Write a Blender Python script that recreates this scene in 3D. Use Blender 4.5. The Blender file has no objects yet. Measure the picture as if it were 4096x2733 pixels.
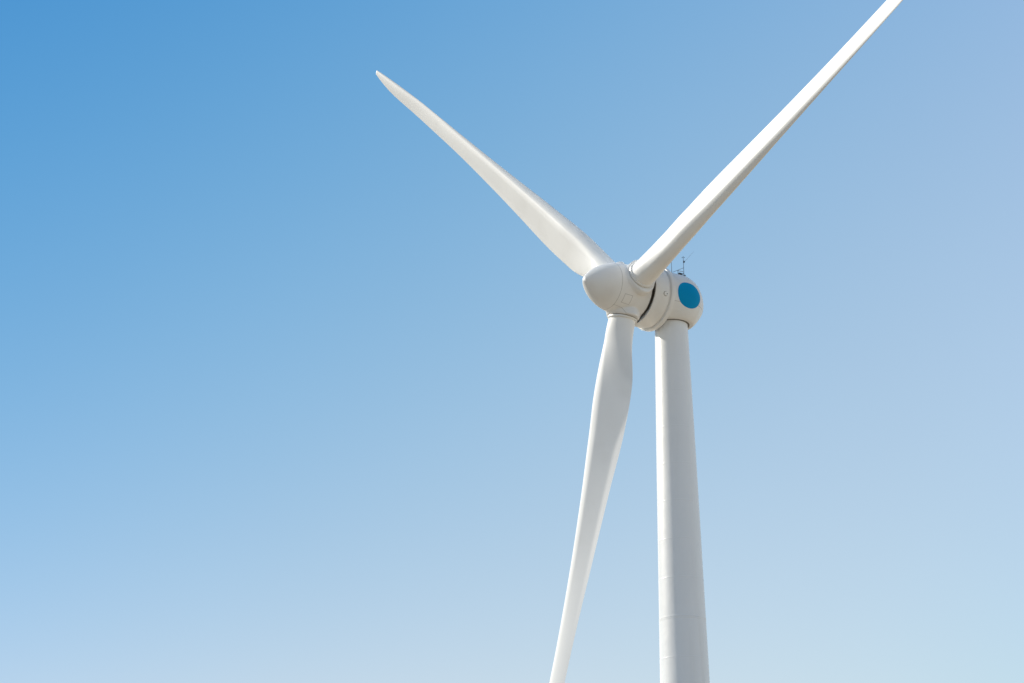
import bpy, bmesh, math, random
import numpy as np
from mathutils import Vector, Matrix
from mathutils.bvhtree import BVHTree

R = math.radians
random.seed(4)
scene = bpy.context.scene
COL = scene.collection

# ------------------------------------------------------------------ camera
HUB_Z = 84.0                       # hub height above the tower foot
HUB_REL = Vector((12.66807, 165.99085, 71.45025))      # hub seen from the camera
CAM = Vector((0.0, 0.0, HUB_Z - HUB_REL.z))         # camera stands on a low hill
cam_data = bpy.data.cameras.new('camera')
cam_data.sensor_width = 36.0
cam_data.lens = 57.5630
cam_data.clip_start = 0.5
cam_data.clip_end = 30000
cam = bpy.data.objects.new('camera', cam_data)
COL.objects.link(cam)
cam.location = CAM
cam.rotation_euler = (R(90 + 21.5313), 0, 0)
scene.camera = cam

# ------------------------------------------------------------------ sky + sun
SUN_AZ, SUN_EL = -67.0, 33.0        # azimuth from +Y (clockwise), elevation
sun_dir = Vector((math.sin(R(SUN_AZ)) * math.cos(R(SUN_EL)), math.cos(R(SUN_AZ)) * math.cos(R(SUN_EL)), math.sin(R(SUN_EL))))
world = bpy.data.worlds.new('World')
scene.world = world
world.use_nodes = True
nt = world.node_tree
nt.nodes.clear()
N = nt.nodes.new
out = N('ShaderNodeOutputWorld')
bg = N('ShaderNodeBackground')
sky = N('ShaderNodeTexSky')
sky.sky_type = 'NISHITA'
sky.sun_disc = False
sky.sun_elevation = R(SUN_EL)
sky.sun_rotation = R(SUN_AZ % 360)
sky.altitude = 300
sky.air_density = 1.0
sky.dust_density = 1.0
sky.ozone_density = 1.5
bg.inputs['Strength'].default_value = 0.089
# The air of that day: deep blue high on the left, paler to the right and towards the horizon.
# The tint depends on the direction in the world only.
SKY_TINT = [[-0.2387, -0.4383, -0.478], [0.0375, 0.5128, 0.4503], [1.9623, 1.9312, 1.0663], [6.2174, 2.139, 0.9996], [-2.0875, -0.9007, -0.1459], [-4.497, -2.2424, -0.443]]
tcw = N('ShaderNodeTexCoord')
nrm = N('ShaderNodeVectorMath'); nrm.operation = 'NORMALIZE'
sepd = N('ShaderNodeSeparateXYZ')
nt.links.new(tcw.outputs['Generated'], nrm.inputs[0])
nt.links.new(nrm.outputs['Vector'], sepd.inputs[0])


def wmath(op, a, b=None, clamp=None):
    n = N('ShaderNodeMath')
    n.operation = op
    for i, v in enumerate((a, b)):
        if v is None:
            continue
        if hasattr(v, 'node'):
            nt.links.new(v, n.inputs[i])
        else:
            n.inputs[i].default_value = v
    return n.outputs[0]


dx = wmath('MINIMUM', wmath('MAXIMUM', sepd.outputs['X'], -0.40), 0.36)
dz = wmath('MINIMUM', wmath('MAXIMUM', sepd.outputs['Z'], 0.10), 0.62)
dfade = wmath('MINIMUM', wmath('MAXIMUM', wmath('DIVIDE', wmath('ADD', wmath('ADD', sepd.outputs['Y'], 0.10), wmath('MULTIPLY', sepd.outputs['Z'], 0.55)), 0.60), 0.0), 1.0)
dxz, dxx, dzz = wmath('MULTIPLY', dx, dz), wmath('MULTIPLY', dx, dx), wmath('MULTIPLY', dz, dz)
comb = N('ShaderNodeCombineXYZ')
for ch in range(3):
    acc = SKY_TINT[0][ch]
    for term, row in zip((dx, dz, dxz, dxx, dzz), SKY_TINT[1:]):
        acc = wmath('ADD', wmath('MULTIPLY', term, row[ch]), acc)
    nt.links.new(wmath('POWER', math.e, wmath('MULTIPLY', acc, dfade)), comb.inputs[ch])
hz = N('ShaderNodeTexNoise')
hz.inputs['Scale'].default_value = 3.0
hz.inputs['Detail'].default_value = 3
nt.links.new(nrm.outputs['Vector'], hz.inputs['Vector'])
hzf = wmath('ADD', wmath('MULTIPLY', hz.outputs['Fac'], 0.05), 0.975)
mul = N('ShaderNodeVectorMath'); mul.operation = 'MULTIPLY'
mul2 = N('ShaderNodeVectorMath'); mul2.operation = 'SCALE'
nt.links.new(sky.outputs[0], mul.inputs[0])
nt.links.new(comb.outputs[0], mul.inputs[1])
nt.links.new(mul.outputs['Vector'], mul2.inputs[0])
nt.links.new(hzf, mul2.inputs['Scale'])
nt.links.new(mul2.outputs['Vector'], bg.inputs['Color'])
nt.links.new(bg.outputs[0], out.inputs['Surface'])

sun_data = bpy.data.lights.new('sun', 'SUN')
sun_data.energy = 5.0
sun_data.angle = R(0.53)
sun_data.color = (1.0, 0.93, 0.82)
sun = bpy.data.objects.new('sun', sun_data)
COL.objects.link(sun)
sun.rotation_euler = (-sun_dir).to_track_quat('-Z', 'Y').to_euler()
sun.location = (-60, 60, 160)

vs = scene.view_settings
vs.view_transform = 'Standard'
vs.look = 'None'
vs.exposure = 1.12
vs.gamma = 1.0
vs.use_curve_mapping = False


# ------------------------------------------------------------------ materials
def mat(name, color, rough=0.45, noise=0.03, scale=0.6, spec=0.5, metal=0.0, dirt=None, coat=0.0, wave=None):
    m = bpy.data.materials.new(name)
    m.use_nodes = True
    t = m.node_tree
    b = t.nodes['Principled BSDF']
    b.inputs['Roughness'].default_value = rough
    b.inputs['Metallic'].default_value = metal
    b.inputs['Specular IOR Level'].default_value = spec
    b.inputs['Coat Weight'].default_value = coat
    b.inputs['Diffuse Roughness'].default_value = 1.0
    tc = t.nodes.new('ShaderNodeTexCoord')
    nz = t.nodes.new('ShaderNodeTexNoise')
    nz.inputs['Scale'].default_value = scale
    nz.inputs['Detail'].default_value = 6
    nz.inputs['Roughness'].default_value = 0.62
    t.links.new(tc.outputs['Object'], nz.inputs['Vector'])
    rp = t.nodes.new('ShaderNodeValToRGB')
    rp.color_ramp.elements[0].position = 0.3
    rp.color_ramp.elements[1].position = 0.7
    c = color
    rp.color_ramp.elements[0].color = (c[0] * (1 - noise), c[1] * (1 - noise), c[2] * (1 - noise * 1.2), 1)
    rp.color_ramp.elements[1].color = (min(1, c[0] * (1 + noise)), min(1, c[1] * (1 + noise)), min(1, c[2] * (1 + noise)), 1)
    t.links.new(nz.outputs['Fac'], rp.inputs['Fac'])
    col_out = rp.outputs['Color']
    if dirt:
        # faint run-off streaks, stretched along the thing's own height
        mp = t.nodes.new('ShaderNodeMapping')
        mp.inputs['Scale'].default_value = dirt[0]
        n2 = t.nodes.new('ShaderNodeTexNoise')
        n2.inputs['Scale'].default_value = 1.0
        n2.inputs['Detail'].default_value = 5
        t.links.new(tc.outputs['Object'], mp.inputs['Vector'])
        t.links.new(mp.outputs['Vector'], n2.inputs['Vector'])
        r2 = t.nodes.new('ShaderNodeValToRGB')
        r2.color_ramp.elements[0].position = 0.5
        r2.color_ramp.elements[1].position = 0.8
        r2.color_ramp.elements[0].color = (1, 1, 1, 1)
        r2.color_ramp.elements[1].color = (1 - dirt[1], 1 - dirt[1] * 1.1, 1 - dirt[1] * 1.25, 1)
        t.links.new(n2.outputs['Fac'], r2.inputs['Fac'])
        mx = t.nodes.new('ShaderNodeMixRGB')
        mx.blend_type = 'MULTIPLY'
        mx.inputs['Fac'].default_value = 1.0
        t.links.new(col_out, mx.inputs['Color1'])
        t.links.new(r2.outputs['Color'], mx.inputs['Color2'])
        col_out = mx.outputs['Color']
    t.links.new(col_out, b.inputs['Base Color'])
    if wave:
        n3 = t.nodes.new('ShaderNodeTexNoise')
        n3.inputs['Scale'].default_value = wave[0]
        n3.inputs['Detail'].default_value = 2
        t.links.new(tc.outputs['Object'], n3.inputs['Vector'])
        bp = t.nodes.new('ShaderNodeBump')
        bp.inputs['Strength'].default_value = 1.0
        bp.inputs['Distance'].default_value = wave[1]
        t.links.new(n3.outputs['Fac'], bp.inputs['Height'])
        t.links.new(bp.outputs['Normal'], b.inputs['Normal'])
    rr = t.nodes.new('ShaderNodeMapRange')
    rr.inputs['To Min'].default_value = max(0.02, rough - 0.05)
    rr.inputs['To Max'].default_value = rough + 0.05
    t.links.new(nz.outputs['Fac'], rr.inputs['Value'])
    t.links.new(rr.outputs['Result'], b.inputs['Roughness'])
    return m


M_TOWER = mat('tower_paint', (0.76, 0.765, 0.76), 0.42, 0.012, 0.25, dirt=((0.9, 0.9, 0.05), 0.06), wave=(0.55, 0.03))
M_BLADE = mat('blade_gelcoat', (0.81, 0.805, 0.785), 0.62, 0.012, 0.3, spec=0.3, dirt=((0.35, 0.35, 0.35), 0.04))
M_SHELL = mat('shell_gelcoat', (0.75, 0.74, 0.715), 0.42, 0.018, 0.5, dirt=((0.6, 0.6, 0.25), 0.07), wave=(0.7, 0.015))
M_COLLAR = mat('collar_paint', (0.74, 0.735, 0.715), 0.45, 0.02, 1.2)
M_JOINT = mat('joint_sealant', (0.36, 0.35, 0.335), 0.7, 0.08, 2.0)
M_DARK = mat('gap_shade', (0.16, 0.15, 0.14), 0.8, 0.15, 2.0)  # dark tone carries the shade inside the gaps
M_BLUE = mat('blue_vinyl', (0.0, 0.30, 0.58), 0.6, 0.015, 0.7, spec=0.06)
M_STEEL = mat('galvanised_steel', (0.30, 0.31, 0.33), 0.5, 0.12, 6.0, metal=0.4)
M_BLACK = mat('black_plastic', (0.03, 0.032, 0.036), 0.5, 0.1, 8.0)


# ------------------------------------------------------------------ helpers
def link(name, mesh, material, parent=None, loc=None, smooth=True):
    mesh.materials.append(material)
    o = bpy.data.objects.new(name, mesh)
    COL.objects.link(o)
    if parent:
        o.parent = parent
    if loc is not None:
        o.location = loc
    for p in mesh.polygons:
        p.use_smooth = smooth
    return o


def sharpen(bm, deg=32):
    for e in bm.edges:
        if len(e.link_faces) == 2 and e.calc_face_angle(0) > R(deg):
            e.smooth = False


def finish(bm, name, deg=32):
    bmesh.ops.recalc_face_normals(bm, faces=bm.faces)
    sharpen(bm, deg)
    me = bpy.data.meshes.new(name)
    bm.to_mesh(me)
    bm.free()
    return me


def grid_mesh(bm, rows, closed=True):
    """rows of points -> quads; rows are closed loops"""
    vr = [[bm.verts.new(p) for p in row] for row in rows]
    for i in range(len(vr) - 1):
        n = len(vr[i])
        for j in range(n if closed else n - 1):
            k = (j + 1) % n
            bm.faces.new((vr[i][j], vr[i][k], vr[i + 1][k], vr[i + 1][j]))
    return vr


def revolve(bm, prof, org, ax, e1, e2, seg=160):
    """prof: list of (s, r) along ax from org"""
    rings = []
    for s, r in prof:
        c = org + ax * s
        if r < 1e-6:
            rings.append([bm.verts.new(c)])
        else:
            rings.append([bm.verts.new(c + (e1 * math.cos(2 * math.pi * j / seg) + e2 * math.sin(2 * math.pi * j / seg)) * r) for j in range(seg)])
    for A, B in zip(rings, rings[1:]):
        for j in range(seg):
            k = (j + 1) % seg
            if len(A) == 1 and len(B) > 1:
                bm.faces.new((A[0], B[k], B[j]))
            elif len(B) == 1 and len(A) > 1:
                bm.faces.new((A[j], A[k], B[0]))
            elif len(A) > 1:
                bm.faces.new((A[j], A[k], B[k], B[j]))
    return rings


def tube(bm, p0, p1, r0, r1=None, seg=10, caps=True):
    p0, p1 = Vector(p0), Vector(p1)
    r1 = r0 if r1 is None else r1
    d = (p1 - p0).normalized()
    e = d.orthogonal().normalized()
    f = d.cross(e)
    A, B = [], []
    for j in range(seg):
        c, s = math.cos(2 * math.pi * j / seg), math.sin(2 * math.pi * j / seg)
        A.append(bm.verts.new(p0 + (e * c + f * s) * r0))
        B.append(bm.verts.new(p1 + (e * c + f * s) * r1))
    for j in range(seg):
        k = (j + 1) % seg
        bm.faces.new((A[j], A[k], B[k], B[j]))
    if caps:
        bm.faces.new(A[::-1])
        bm.faces.new(B)


def box(bm, c, x, y, z, hx, hy, hz):
    vs_ = []
    for sx in (-1, 1):
        for sy in (-1, 1):
            for sz in (-1, 1):
                vs_.append(bm.verts.new(c + x * hx * sx + y * hy * sy + z * hz * sz))
    for f in ((0, 1, 3, 2), (4, 6, 7, 5), (0, 4, 5, 1), (2, 3, 7, 6), (0, 2, 6, 4), (1, 5, 7, 3)):
        bm.faces.new([vs_[i] for i in f])


def smooth_curve(pts, n):
    """Catmull-Rom through 2-D points"""
    P = [Vector((p[0], p[1], 0)) for p in pts]
    P = [P[0] * 2 - P[1]] + P + [P[-1] * 2 - P[-2]]
    res = []
    for i in range(1, len(P) - 2):
        for k in range(n):
            t = k / n
            a, b, c, d = P[i - 1], P[i], P[i + 1], P[i + 2]
            q = 0.5 * ((2 * b) + (c - a) * t + (2 * a - 5 * b + 4 * c - d) * t * t + (3 * b - a - 3 * c + d) * t ** 3)
            res.append((q.x, max(q.y, 0.0)))
    res.append((pts[-1][0], pts[-1][1]))
    return res


# ------------------------------------------------------------------ rotor frame
A_ = Vector((-0.83172837, -0.55516824, 0.00401802))    # shaft, pointing upwind out of the nose
U_ = Vector((0.00334192, 0.00223069, 0.99999193))
H_ = Vector((0.55517272, -0.83173508, 0.00000000))
HUB = CAM + HUB_REL
FOOT = HUB - A_ * 6.135
FOOT = Vector((FOOT.x, FOOT.y, 0.0))
HUBL = HUB - FOOT                  # hub in the turbine's own coordinates
Z = Vector((0, 0, 1))


def L(s, u, h):                    # shaft coordinates -> turbine coordinates
    return HUBL + A_ * s + U_ * u + H_ * h


# ------------------------------------------------------------------ ground
def ground_height(x, y):
    d = math.hypot(x, y)
    hill = (CAM.z - 1.65) * math.exp(-(d / 62.0) ** 2)
    far = math.hypot(x - FOOT.x, y - FOOT.y)
    roll = 2.2 * math.sin(x / 210.0 + 0.6) * math.cos(y / 260.0) * min(1, max(0, far - 25) / 150.0) * min(1, d / 90.0)
    return hill + roll


bm = bmesh.new()
rings = []
radii = [0.0] + [6 * 1.09 ** i for i in range(92)]
seg = 96
c0 = bm.verts.new((0, 0, ground_height(0, 0)))
prev = None
for r in radii[1:]:
    ring = []
    for j in range(seg):
        x, y = r * math.cos(2 * math.pi * j / seg), r * math.sin(2 * math.pi * j / seg)
        ring.append(bm.verts.new((x, y, ground_height(x, y))))
    for j in range(seg):
        k = (j + 1) % seg
        if prev is None:
            bm.faces.new((c0, ring[j], ring[k]))
        else:
            bm.faces.new((prev[j], ring[j], ring[k], prev[k]))
    prev = ring
M_GROUND = mat('dry_grass_ground', (0.215, 0.185, 0.15), 0.95, 0.3, 0.03, spec=0.1)
ground = link('ground', finish(bm, 'ground', 180), M_GROUND)
ground['kind'] = 'structure'

# ------------------------------------------------------------------ wind turbine
turbine = bpy.data.objects.new('wind_turbine', None)
COL.objects.link(turbine)
turbine.location = FOOT
turbine['label'] = 'white three-bladed wind turbine on a tapering tower with a blue disc on its nacelle'
turbine['category'] = 'wind turbine'

# tower ------------------------------------------------------------
TW = [(-12.5, 3.10), (10, 2.82), (20, 2.67), (28.58, 2.553), (32.47, 2.488), (37.67, 2.400), (47.89, 2.229), (53.46, 2.132), (56.3, 2.077), (62.09, 1.960), (63.86, 1.923), (66.84, 1.857), (69.2, 1.812)]
TZ, TR = [t[0] for t in TW], [t[1] for t in TW]


def tower_r(zr):
    return float(np.interp(zr, TZ, TR))


welds = [64.68 - 4.158 * k for k in range(18)]
flange_z = 35.55
bm = bmesh.new()
prof = [(0.0, tower_r(-12.5))]
zs = sorted(set(list(np.linspace(-12.2, 69.1, 60))))
marks = []
for w in welds:
    if abs(w - flange_z) < 0.8:
        continue
    if w < -11:
        continue
    marks += [(w - 0.075, 0), (w - 0.045, 0.005), (w, 0.0075), (w + 0.045, 0.005), (w + 0.075, 0)]
for f in (flange_z, flange_z - 26.0):
    marks += [(f - 0.16, 0), (f - 0.14, 0.011), (f - 0.02, 0.011), (f - 0.012, -0.01), (f + 0.012, -0.01), (f + 0.02, 0.011), (f + 0.14, 0.011), (f + 0.16, 0)]
mz = [m[0] for m in marks]
zs = [z for z in zs if all(abs(z - q) > 0.3 for q in mz)]
allp = [(z, tower_r(z)) for z in zs] + [(z, tower_r(z) + d) for z, d in marks]
allp.sort()
prof += [(z + CAM.z, r) for z, r in allp]
prof.append((69.2 + CAM.z, tower_r(69.2)))
prof.append((69.2 + CAM.z, 0.0))
revolve(bm, prof, Vector((0, 0, 0)), Z, Vector((1, 0, 0)), Vector((0, 1, 0)), 192)
tower = link('tower', finish(bm, 'tower', 5), M_TOWER, turbine)

# nacelle ----------------------------------------------------------
nprof = smooth_curve([(-3.8, 3.28), (-4.5, 3.32), (-5.2, 3.36), (-6.0, 3.40), (-6.5, 3.42), (-7.0, 3.385), (-7.5, 3.26), (-8.0, 3.06), (-8.5, 2.70), (-9.0, 2.27), (-9.4, 1.84), (-9.75, 1.42), (-10.1, 0.97), (-10.3, 0.66), (-10.44, 0.34), (-10.49, 0.0)], 5)
# the belly swells into a bowl round the tower top; bowl = (height, radius) about the tower axis
BOWL = [(68.72, 0.0), (68.72, 2.14), (68.77, 2.33), (68.92, 2.58), (69.15, 2.79), (69.45, 2.97), (69.9, 3.15), (70.5, 3.25), (71.2, 3.2), (71.9, 2.8), (72.5, 1.6), (72.7, 0.0)]
BZ = np.array([q[0] for q in BOWL[1:]]) + CAM.z
BR = np.array([q[1] for q in BOWL[1:]])


def bowl_exit(p, e):
    """distance from p along e until the bowl is left, 0 when p lies outside it"""
    t = np.linspace(0.0, 4.6, 231)
    x, y, z = p.x + e.x * t, p.y + e.y * t, p.z + e.z * t
    ins = (np.hypot(x, y) < np.interp(z, BZ, BR, left=-1, right=-1))
    if not ins[0]:
        return 0.0
    k = int(np.argmin(ins)) if not ins.all() else len(t) - 1
    lo, hi = t[k - 1], t[k]
    for _ in range(12):
        m = 0.5 * (lo + hi)
        zz = p.z + e.z * m
        r = -1.0 if (zz < BZ[0] or zz > BZ[-1]) else float(np.interp(zz, BZ, BR))
        if math.hypot(p.x + e.x * m, p.y + e.y * m) < r:
            lo = m
        else:
            hi = m
    return lo


bm = bmesh.new()
NSEG = 240
fine = smooth_curve([(q[0], q[1]) for q in nprof[::5]], 16)
rows = []
for s, r in fine[:-1]:
    row = []
    for j in range(NSEG):
        an = 2 * math.pi * j / NSEG
        e = U_ * math.cos(an) + H_ * math.sin(an)
        q = HUBL + A_ * s
        rb = bowl_exit(q, e) if abs(s + 6.2) < 3.4 else 0.0
        k_ = 0.22
        h_ = max(0.0, min(1.0, 0.5 + 0.5 * (rb - r) / k_))
        rr_ = r * (1 - h_) + rb * h_ + k_ * h_ * (1 - h_)
        if rb <= 0:
            rr_ = r
        if e.z < -0.05:                    # flat belly round the yaw opening
            lim = (q.z - 68.72 - CAM.z) / -e.z
            h_ = max(0.0, min(1.0, 0.5 + 0.5 * (rr_ - lim) / 0.1))
            rr_ = rr_ * (1 - h_) + lim * h_ - 0.1 * h_ * (1 - h_)
        row.append(q + e * rr_)
    rows.append(row)
vr = grid_mesh(bm, rows)
tv = bm.verts.new(HUBL + A_ * nprof[-1][0])
for j in range(NSEG):
    bm.faces.new((vr[-1][j], vr[-1][(j + 1) % NSEG], tv))
nac_bvh_bm = bm.copy()
bmesh.ops.recalc_face_normals(nac_bvh_bm, faces=nac_bvh_bm.faces)
NAC_BVH = BVHTree.FromBMesh(nac_bvh_bm)
nacelle = link('nacelle', finish(bm, 'nacelle', 50), M_SHELL, turbine)
bm = bmesh.new()
zb = 68.72 + CAM.z
revolve(bm, [(zb + 0.1, 1.80), (zb - 0.035, 1.80), (zb - 0.035, 1.99), (zb - 0.02, 2.03), (zb + 0.1, 2.03)], Vector((0, 0, 0)), Z, Vector((1, 0, 0)), Vector((0, 1, 0)), 128)
link('yaw_gap_shade', finish(bm, 'yaw_gap_shade', 40), M_DARK, nacelle)  # added dark ring, paints the shaded gap round the tower top


def strip_on(bvh, path, normal_dir, width, lift, bm):
    """a thin raised band following a surface; path = list of points near it, normal_dir(p) = outward ray"""
    pts = []
    for p in path:
        n = normal_dir(p).normalized()
        hit, nn, _, _ = bvh.ray_cast(p + n * 6.0, -n)
        if hit is None:
            continue
        if nn.dot(n) < 0:
            nn = -nn
        pts.append((hit, nn))
    prev = None
    for i, (q, n) in enumerate(pts):
        t = (pts[min(i + 1, len(pts) - 1)][0] - pts[max(i - 1, 0)][0]).normalized()
        s = n.cross(t).normalized() * width * 0.5
        cur = [bm.verts.new(q + s - n * 0.02), bm.verts.new(q + s + n * lift), bm.verts.new(q - s + n * lift), bm.verts.new(q - s - n * 0.02)]
        if prev:
            for a in range(3):
                bm.faces.new((prev[a], prev[a + 1], cur[a + 1], cur[a]))
        prev = cur


def radial(p):
    q = p - HUBL
    return q - A_ * q.dot(A_)


# horizontal shell joint on both flanks of the nacelle
bm = bmesh.new()
for sg in (1, -1):
    path = [L(s, -1.05 - (s + 7.0) * 0.05, sg * 2.2) for s in np.linspace(-4.05, -9.6, 70)]
    strip_on(NAC_BVH, path, lambda p, sg=sg: H_ * sg, 0.036, 0.004, bm)
link('shell_joint', finish(bm, 'shell_joint', 60), M_JOINT, nacelle)

# blue disc on each flank
for sg in (1, -1):
    bm = bmesh.new()
    rows, nrad, nth = [], 14, 72
    cs, cu, rd_ = -6.19, -0.125, 1.53
    for i in range(nrad + 1):
        row = []
        for j in range(nth):
            q = rd_ * i / nrad
            s, u = cs + 1.085 * q * math.cos(2 * math.pi * j / nth), cu + q * math.sin(2 * math.pi * j / nth)
            org = L(s, u, 8.0 * sg)
            hit = NAC_BVH.ray_cast(org, -H_ * sg)[0]
            row.append(hit + H_ * sg * 0.012)
        rows.append(row)
    rows.append([p - H_ * sg * 0.02 for p in rows[-1]])
    cen = bm.verts.new(rows[0][0])
    vr = grid_mesh(bm, rows[1:])
    for j in range(nth):
        bm.faces.new((cen, vr[0][j], vr[0][(j + 1) % nth]))
    link('logo_disc', finish(bm, 'logo_disc', 60), M_BLUE, nacelle)

# generator ring ---------------------------------------------------
gprof = [(-1.98, 0.0), (-1.98, 2.6), (-1.60, 2.98), (-1.46, 3.32), (-1.39, 3.44), (-1.36, 3.46), (-1.38, 3.48), (-1.44, 3.495),
         (-1.93, 3.565), (-1.97, 3.56), (-2.0, 3.535), (-2.5, 3.535), (-3.05, 3.535), (-3.16, 3.51), (-3.26, 3.46), (-3.37, 3.43), (-3.41, 3.45), (-3.42, 3.64), (-3.44, 3.70), (-3.48, 3.715),
         (-3.88, 3.715), (-3.93, 3.70), (-3.96, 3.66), (-3.97, 3.3), (-4.0, 2.9)]
bm = bmesh.new()
revolve(bm, gprof, HUBL, A_, U_, H_, 200)
gen_bm = bm.copy()
bmesh.ops.recalc_face_normals(gen_bm, faces=gen_bm.faces)
GEN_BVH = BVHTree.FromBMesh(gen_bm)
generator = link('generator_housing', finish(bm, 'generator_housing', 28), M_SHELL, turbine)

# lifting port on the near side of the ring
pc = L(-2.69, -0.85, 3.43)
pn = radial(pc).normalized()
pc = GEN_BVH.ray_cast(pc + pn * 3, -pn)[0]
bm = bmesh.new()
tube(bm, pc - pn * 0.03, pc + pn * 0.11, 0.235, 0.225, 28)
port = link('lifting_port', finish(bm, 'lifting_port'), M_COLLAR, generator)
bm = bmesh.new()
tube(bm, pc - pn * 0.01 - A_ * 0.0, pc + pn * 0.025, 0.285, 0.275, 28)
link('gasket', finish(bm, 'gasket'), M_JOINT, port)
bm = bmesh.new()
q = pc - A_ * 0.13 + pn * 0.11
tube(bm, q - pn * 0.01, q + pn * 0.02, 0.065, 0.06, 14)
link('bolt', finish(bm, 'bolt'), M_BLACK, port)

# dark sleeve in the gap behind the spinner; the gap's shade is its colour
bm = bmesh.new()
revolve(bm, [(-1.97, 2.45), (-1.3, 2.42), (-1.0, 2.3), (-0.98, 1.0)], HUBL, A_, U_, H_, 96)
link('spinner_gap_shade', finish(bm, 'spinner_gap_shade'), M_DARK, generator)

# spinner ----------------------------------------------------------
AZ0 = 16.8094
AZ = [AZ0 - 60 + 0.6681, AZ0 + 60 + -0.6270, AZ0 + 180 + -5.8728]


def blade_axes(k):
    ph = R(AZ[k])
    return U_ * math.cos(ph) + H_ * math.sin(ph), -U_ * math.sin(ph) + H_ * math.cos(ph)


CONE = [R(6.9100), R(4.1184), R(4.2090)]
STUB = 3.09
sprof = smooth_curve([(-1.27, 2.84), (-1.25, 2.97), (-1.16, 3.035), (-0.95, 3.02), (-0.5, 2.925), (-0.1, 2.885), (0.4, 2.855), (1.0, 2.83), (1.5, 2.79), (2.0, 2.72), (2.5, 2.615), (3.0, 2.46), (3.5, 2.255), (4.0, 2.01), (4.5, 1.685), (4.9, 1.36), (5.2, 1.08), (5.47, 0.79), (5.69, 0.51), (5.84, 0.26), (5.89, 0.0)], 6)
SEG = 288
dirs = [blade_axes(k)[0] * math.cos(CONE[k]) + A_ * math.sin(CONE[k]) for k in range(3)]


def sstep(a, b, x):
    t = min(1, max(0, (x - a) / (b - a)))
    return t * t * (3 - 2 * t)


bm = bmesh.new()
rows = []
for s, r in sprof:
    row = []
    for j in range(SEG):
        an = 2 * math.pi * j / SEG
        e = U_ * math.cos(an) + H_ * math.sin(an)
        p = A_ * s + e * r
        for d in dirs:
            al = p.dot(d)
            if al <= 0.5:
                continue
            lat = (p - d * al).length
            # flat boss that carries the blade collar, with a soft fillet into the shell
            w = 1 - sstep(1.60, 1.98, lat)
            if w > 0:
                ed = e.dot(d)
                if ed > 0.2:
                    need = (STUB - A_.dot(d) * s) / ed
                    p = A_ * s + e * (r + (max(need, r) - r) * w)
        row.append(HUBL + p)
    rows.append(row)
tip = rows[-1][0]
vr = grid_mesh(bm, rows[:-1])
tv = bm.verts.new(tip)
for j in range(SEG):
    bm.faces.new((vr[-1][j], vr[-1][(j + 1) % SEG], tv))
# rear inner lip
back = [bm.verts.new(v.co + radial(v.co).normalized() * -0.35 - A_ * -0.05) for v in vr[0]]
for j in range(SEG):
    bm.faces.new((vr[0][j], back[j], back[(j + 1) % SEG], vr[0][(j + 1) % SEG]))
sp_bm = bm.copy()
bmesh.ops.recalc_face_normals(sp_bm, faces=sp_bm.faces)
SP_BVH = BVHTree.FromBMesh(sp_bm)
spinner = link('spinner', finish(bm, 'spinner', 50), M_SHELL, turbine)

# nose cap joint + one lengthwise joint + hatch outline + nose bolt
bm = bmesh.new()
ring = []
for j in range(181):
    an = 2 * math.pi * j / 180
    ring.append(HUBL + A_ * (2.56 + 0.05 * math.cos(an)) + (U_ * math.cos(an) + H_ * math.sin(an)) * 1.0)
strip_on(SP_BVH, ring, radial, 0.034, 0.003, bm)
link('nose_joint', finish(bm, 'nose_joint', 60), M_JOINT, spinner)
for an0 in (160.4, 40.4, 280.4):
    bm = bmesh.new()
    path = [HUBL + A_ * s + (U_ * math.cos(R(an0)) + H_ * math.sin(R(an0))) for s in np.linspace(2.5, -0.75, 50)]
    strip_on(SP_BVH, path, radial, 0.034, 0.003, bm)
    link('panel_joint', finish(bm, 'panel_joint', 60), M_JOINT, spinner)


def sp(s, deg, lift=0.0):
    e = U_ * math.cos(R(deg)) + H_ * math.sin(R(deg))
    hit = SP_BVH.ray_cast(HUBL + A_ * s + e * 8, -e)[0]
    return hit + e * lift


bm = bmesh.new()
rows = []
for i in range(13):
    f = i / 12
    s0, s1, d0, d1 = 1.96, 1.01, 124.8, 147.0
    rows.append([sp(s0 + (s1 - s0) * g, d0 + (d1 - d0) * f, 0.008) for g in np.linspace(0, 1, 9)])
vr = grid_mesh(bm, rows, closed=False)
hatch = link('hatch', finish(bm, 'hatch', 60), M_SHELL, spinner)
bm = bmesh.new()
edge = [(1.96, d) for d in np.linspace(124.8, 147.0, 20)] + [(s, 147.0) for s in np.linspace(1.96, 1.01, 16)] + [(1.01, d) for d in np.linspace(147.0, 124.8, 20)] + [(s, 124.8) for s in np.linspace(1.01, 1.96, 16)]
path = [HUBL + A_ * s + (U_ * math.cos(R(d)) + H_ * math.sin(R(d))) for s, d in edge]
strip_on(SP_BVH, path, radial, 0.034, 0.012, bm)
link('hatch_seal', finish(bm, 'hatch_seal', 60), M_JOINT, hatch)
bm = bmesh.new()
e = U_ * math.cos(R(128)) + H_ * math.sin(R(128))
c = HUBL + A_ * 5.74 + e * 0.30
tube(bm, c - A_ * 0.03, c + A_ * 0.09, 0.06, 0.055, 12)
link('nose_bolt', finish(bm, 'nose_bolt'), M_BLACK, spinner)

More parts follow.
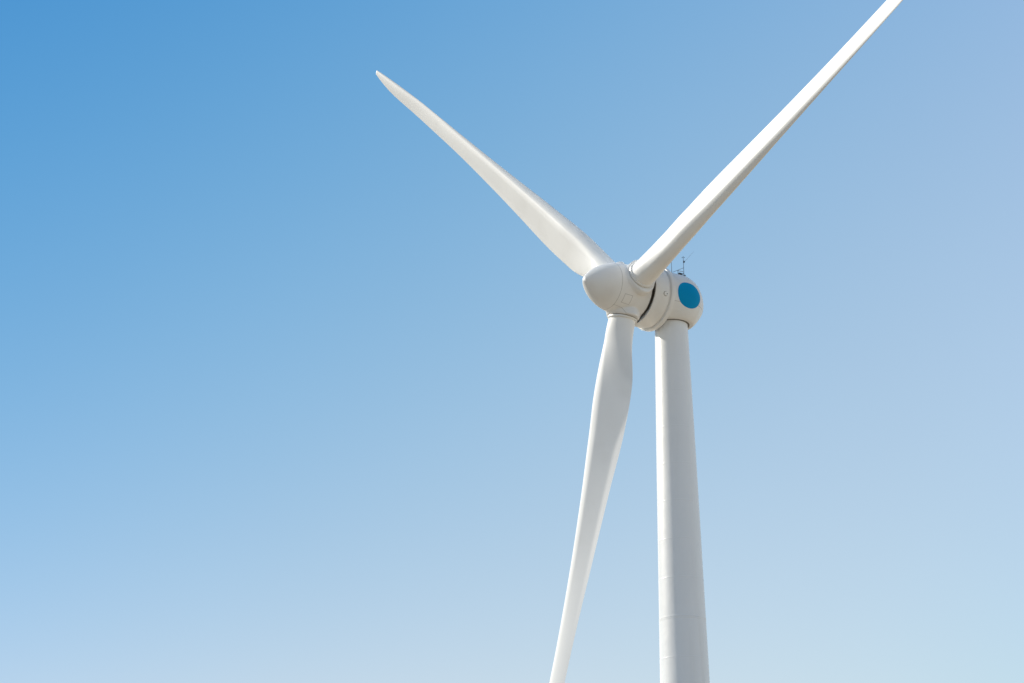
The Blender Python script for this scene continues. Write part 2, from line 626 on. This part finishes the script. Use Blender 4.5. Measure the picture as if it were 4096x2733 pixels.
# blades -----------------------------------------------------------
KR = np.array([.02, .06, .10, .15, .21, .28, .38, .5, .65, .8, .92, .97, 1.0])
CH = np.array([4.2161, 4.5205, 4.7859, 4.9835, 4.9835, 4.7322, 3.9454, 3.1430, 2.4121, 2.0675, 1.6331, 1.0943, 0.5801])
TWI = np.array([0.4048, 3.4555, 6.5652, 10.5195, 13.2323, 12.8080, 10.7602, 9.4172, 7.9223, 9.5682, 8.0692, 7.3308, 6.9958])
TC = np.array([0.9999, 0.8570, 0.4714, 0.3971, 0.3729, 0.3168, 0.2871, 0.2303, 0.1631, 0.1011, 0.1799, 0.1799, 0.1797])
PA = np.array([0.4810, 0.4488, 0.4222, 0.4036, 0.3879, 0.3715, 0.3735, 0.3734, 0.3813, 0.3798, 0.3023, 0.2726, 0.2605])
DP = [0.4461, 1.7041, -0.2054]
DB = [1.2268, -0.8195, -0.4026]
PB, SW, CYL, RR = 2.3747, 0.4388, 2.8905, 60.0
NT = 76


def pchip(x, k, v):
    hh = np.diff(k)
    dl = np.diff(v) / hh
    m = np.zeros(len(k))
    m[0], m[-1] = dl[0], dl[-1]
    for i in range(1, len(k) - 1):
        if dl[i - 1] * dl[i] > 0:
            w1, w2 = 2 * hh[i] + hh[i - 1], hh[i] + 2 * hh[i - 1]
            m[i] = (w1 + w2) / (w1 / dl[i - 1] + w2 / dl[i])
    i = np.clip(np.searchsorted(k, x) - 1, 0, len(k) - 2)
    t = (x - k[i]) / hh[i]
    return (2 * t**3 - 3 * t**2 + 1) * v[i] + (t**3 - 2 * t**2 + t) * hh[i] * m[i] + (-2 * t**3 + 3 * t**2) * v[i + 1] + (t**3 - t**2) * hh[i] * m[i + 1]


S_ = 0.8 * (1 - np.cos(np.linspace(0, np.pi, NT))) / 2 + 0.2 * np.linspace(0, 1, NT)
YT = 5 * (0.2969 * np.sqrt(S_) - 0.126 * S_ - 0.3516 * S_**2 + 0.2843 * S_**3 - 0.1036 * S_**4)
KU, KL = 0.72, 1.28


def sst(a, b, x):
    t = np.clip((x - a) / (b - a), 0, 1)
    return t * t * (3 - 2 * t)


def pressure_side(r):
    """full, straight belly near the root; cusped towards the trailing edge further out"""
    s0, se, ye = 0.20, 1.0 - 0.17 * float(sst(.22, .31, r)), 0.10 * float(sst(.22, .31, r))

    def f(x):
        return np.where(x < s0, np.clip(1 - (1 - np.minimum(x, s0) / s0) ** 2, 0, 1) ** (0.68 + 0.2 * float(sst(.2, .4, r))),
                        np.where(x < se, 1 - (1 - ye) * (x - s0) / max(se - s0, 1e-6), ye * (1 - x) / max(1 - se, 1e-6)))
    y = f(S_)
    for q in range(2, len(S_) - 2):
        hw = min(.05 + .10 * math.exp(-((S_[q] - .24) / .14) ** 2), S_[q] * .9, 1 - S_[q])
        y[q] = f(np.linspace(S_[q] - hw, S_[q] + hw, 31)).mean()
    m = 1 - float(sst(.45, .75, r))
    return .5 * y * m + YT * (S_ / (S_ + .03)) ** .5 * (1 - m)


def section(c, tc, bl, pa, r):
    up_ = np.stack([(pa - S_) * c, -tc * KU * YT * c], 1)
    lo_ = np.stack([(pa - S_) * c, tc * KL * pressure_side(r) * c], 1)
    af = np.concatenate([up_, lo_[::-1][1:-1]])
    th = np.concatenate([np.linspace(0, np.pi, NT), np.linspace(np.pi, 2 * np.pi, NT)[1:-1]])
    ci = np.stack([CYL / 2 * np.cos(th), -CYL / 2 * np.sin(th)], 1)
    return ci * (1 - bl) + af * bl


RS = np.concatenate([np.linspace(.03, .32, 130), np.linspace(.323, .96, 170), [.965, .97, .975, .98, .985, .99, .993, .996, .998, 1.0]])
chv, twv, tcv, pav = pchip(RS, KR, CH), pchip(RS, KR, TWI), pchip(RS, KR, TC), pchip(RS, KR, PA)
blv = np.clip((RS - .035) / (.19 - .035), 0, 1)
blv = blv * blv * (3 - 2 * blv)
blade_labels = ['blade reaching up to the left with its whole tip in view', 'blade reaching up to the right out of the picture', 'blade hanging down beside the tower']
for k in range(3):
    b, t = blade_axes(k)
    bm = bmesh.new()
    rows = []
    for i, r in enumerate(RS):
        sec = section(chv[i], tcv[i], blv[i], pav[i], r)
        tw = R(twv[i] + DP[k])
        off = b * RR * r * math.cos(CONE[k]) + A_ * (RR * r * math.sin(CONE[k]) + (PB + DB[k]) * r**2.2) + t * SW * r**2.2
        cd = t * math.cos(tw) + A_ * math.sin(tw)
        nd = -t * math.sin(tw) + A_ * math.cos(tw)
        rows.append([off + cd * float(x) + nd * float(y) for x, y in sec])
    vr = grid_mesh(bm, rows)
    bm.faces.new(vr[0][::-1])
    bm.faces.new(vr[-1])
    bmesh.ops.recalc_face_normals(bm, faces=bm.faces)
    for i in range(len(RS) - 1):
        if RS[i] > 0.17:
            e = bm.edges.get((vr[i][NT - 1], vr[i + 1][NT - 1]))
            if e:
                e.smooth = False
    me = bpy.data.meshes.new('blade')
    bm.to_mesh(me)
    bm.free()
    bl = link('blade', me, M_BLADE, turbine, loc=HUBL)
    bl['label'] = blade_labels[k]
    # collar where the blade meets the spinner
    d = dirs[k]
    e1 = (t - d * t.dot(d)).normalized()
    e2 = d.cross(e1)
    bm = bmesh.new()
    revolve(bm, [(3.03, 1.2), (3.03, 1.50), (3.16, 1.50), (3.165, 1.62), (3.18, 1.645), (3.21, 1.65), (3.35, 1.63), (3.37, 1.61), (3.375, 1.48), (3.43, 1.465), (3.435, 1.35)], Vector((0, 0, 0)), d, e1, e2, 96)
    link('blade_collar', finish(bm, 'blade_collar', 28), M_COLLAR, bl)
    bm = bmesh.new()
    revolve(bm, [(2.99, 1.3), (2.99, 1.56), (3.164, 1.56), (3.164, 1.3)], Vector((0, 0, 0)), d, e1, e2, 96)
    link('collar_gap_shade', finish(bm, 'collar_gap_shade', 28), M_DARK, bl)  # dark ring with the shade of the gap under the collar as colour

# weather mast on the nacelle roof --------------------------------
base = L(-7.02, 2.99, 1.5)
topz = 2.24
bm = bmesh.new()
tube(bm, base - Z * 0.1, base + Z * topz, 0.034, 0.028, 12)
mast = link('weather_mast', finish(bm, 'weather_mast'), M_STEEL, nacelle)
bm = bmesh.new()
tube(bm, base + Z * topz, base + Z * (topz + 0.14), 0.02, 0.02, 8)
for k in range(3):
    an = R(20 + 120 * k)
    e = Vector((math.cos(an), math.sin(an), 0))
    c = base + Z * (topz + 0.12)
    tube(bm, c, c + e * 0.13, 0.01, 0.01, 6)
    bmesh.ops.create_uvsphere(bm, u_segments=10, v_segments=8, radius=0.045, matrix=Matrix.Translation(c + e * 0.15))
link('anemometer', finish(bm, 'anemometer'), M_BLACK, mast)
bm = bmesh.new()
vj = base + Z * (topz - 0.42)
box(bm, vj + H_ * 0.0 - A_ * 0.07, A_, H_, Z, 0.07, 0.06, 0.11)
tube(bm, vj - A_ * 0.1 + Z * 0.06, vj - A_ * 0.22 + Z * 0.06, 0.04, 0.03, 8)
link('sensor_box', finish(bm, 'sensor_box'), M_BLACK, mast)
bm = bmesh.new()
tube(bm, vj - A_ * 0.2 + Z * 0.06, L(-8.62, 6.5, 1.5), 0.013, 0.007, 6)
link('whip_aerial', finish(bm, 'whip_aerial'), M_STEEL, mast)
bm = bmesh.new()
tube(bm, L(-5.40, 3.1, 1.5), base + Z * 1.06, 0.026, 0.026, 10)
tube(bm, L(-6.15, 3.47, 1.5), base + Z * 0.56, 0.03, 0.03, 10)
tube(bm, L(-6.18, 2.9, 1.5), L(-6.15, 3.55, 1.5), 0.035, 0.035, 10)
tube(bm, L(-6.6, 3.2, 0.9), base + Z * 0.42, 0.03, 0.03, 10)
tube(bm, L(-6.7, 2.95, 1.4), base + Z * 0.38, 0.025, 0.025, 10)
link('brace', finish(bm, 'brace'), M_STEEL, mast)
bm = bmesh.new()
box(bm, L(-6.53, 3.19, 1.45), A_, H_, U_, 0.22, 0.11, 0.08)
box(bm, base + Z * 0.10 - A_ * 0.06, A_, H_, U_, 0.11, 0.10, 0.07)
link('junction_box', finish(bm, 'junction_box'), M_BLACK, mast)
bm = bmesh.new()
p0 = L(-5.26, 2.95, 1.5)
tube(bm, p0, p0 + Z * 1.9, 0.036, 0.022, 10)
link('lightning_rod', finish(bm, 'lightning_rod'), M_STEEL, nacelle)
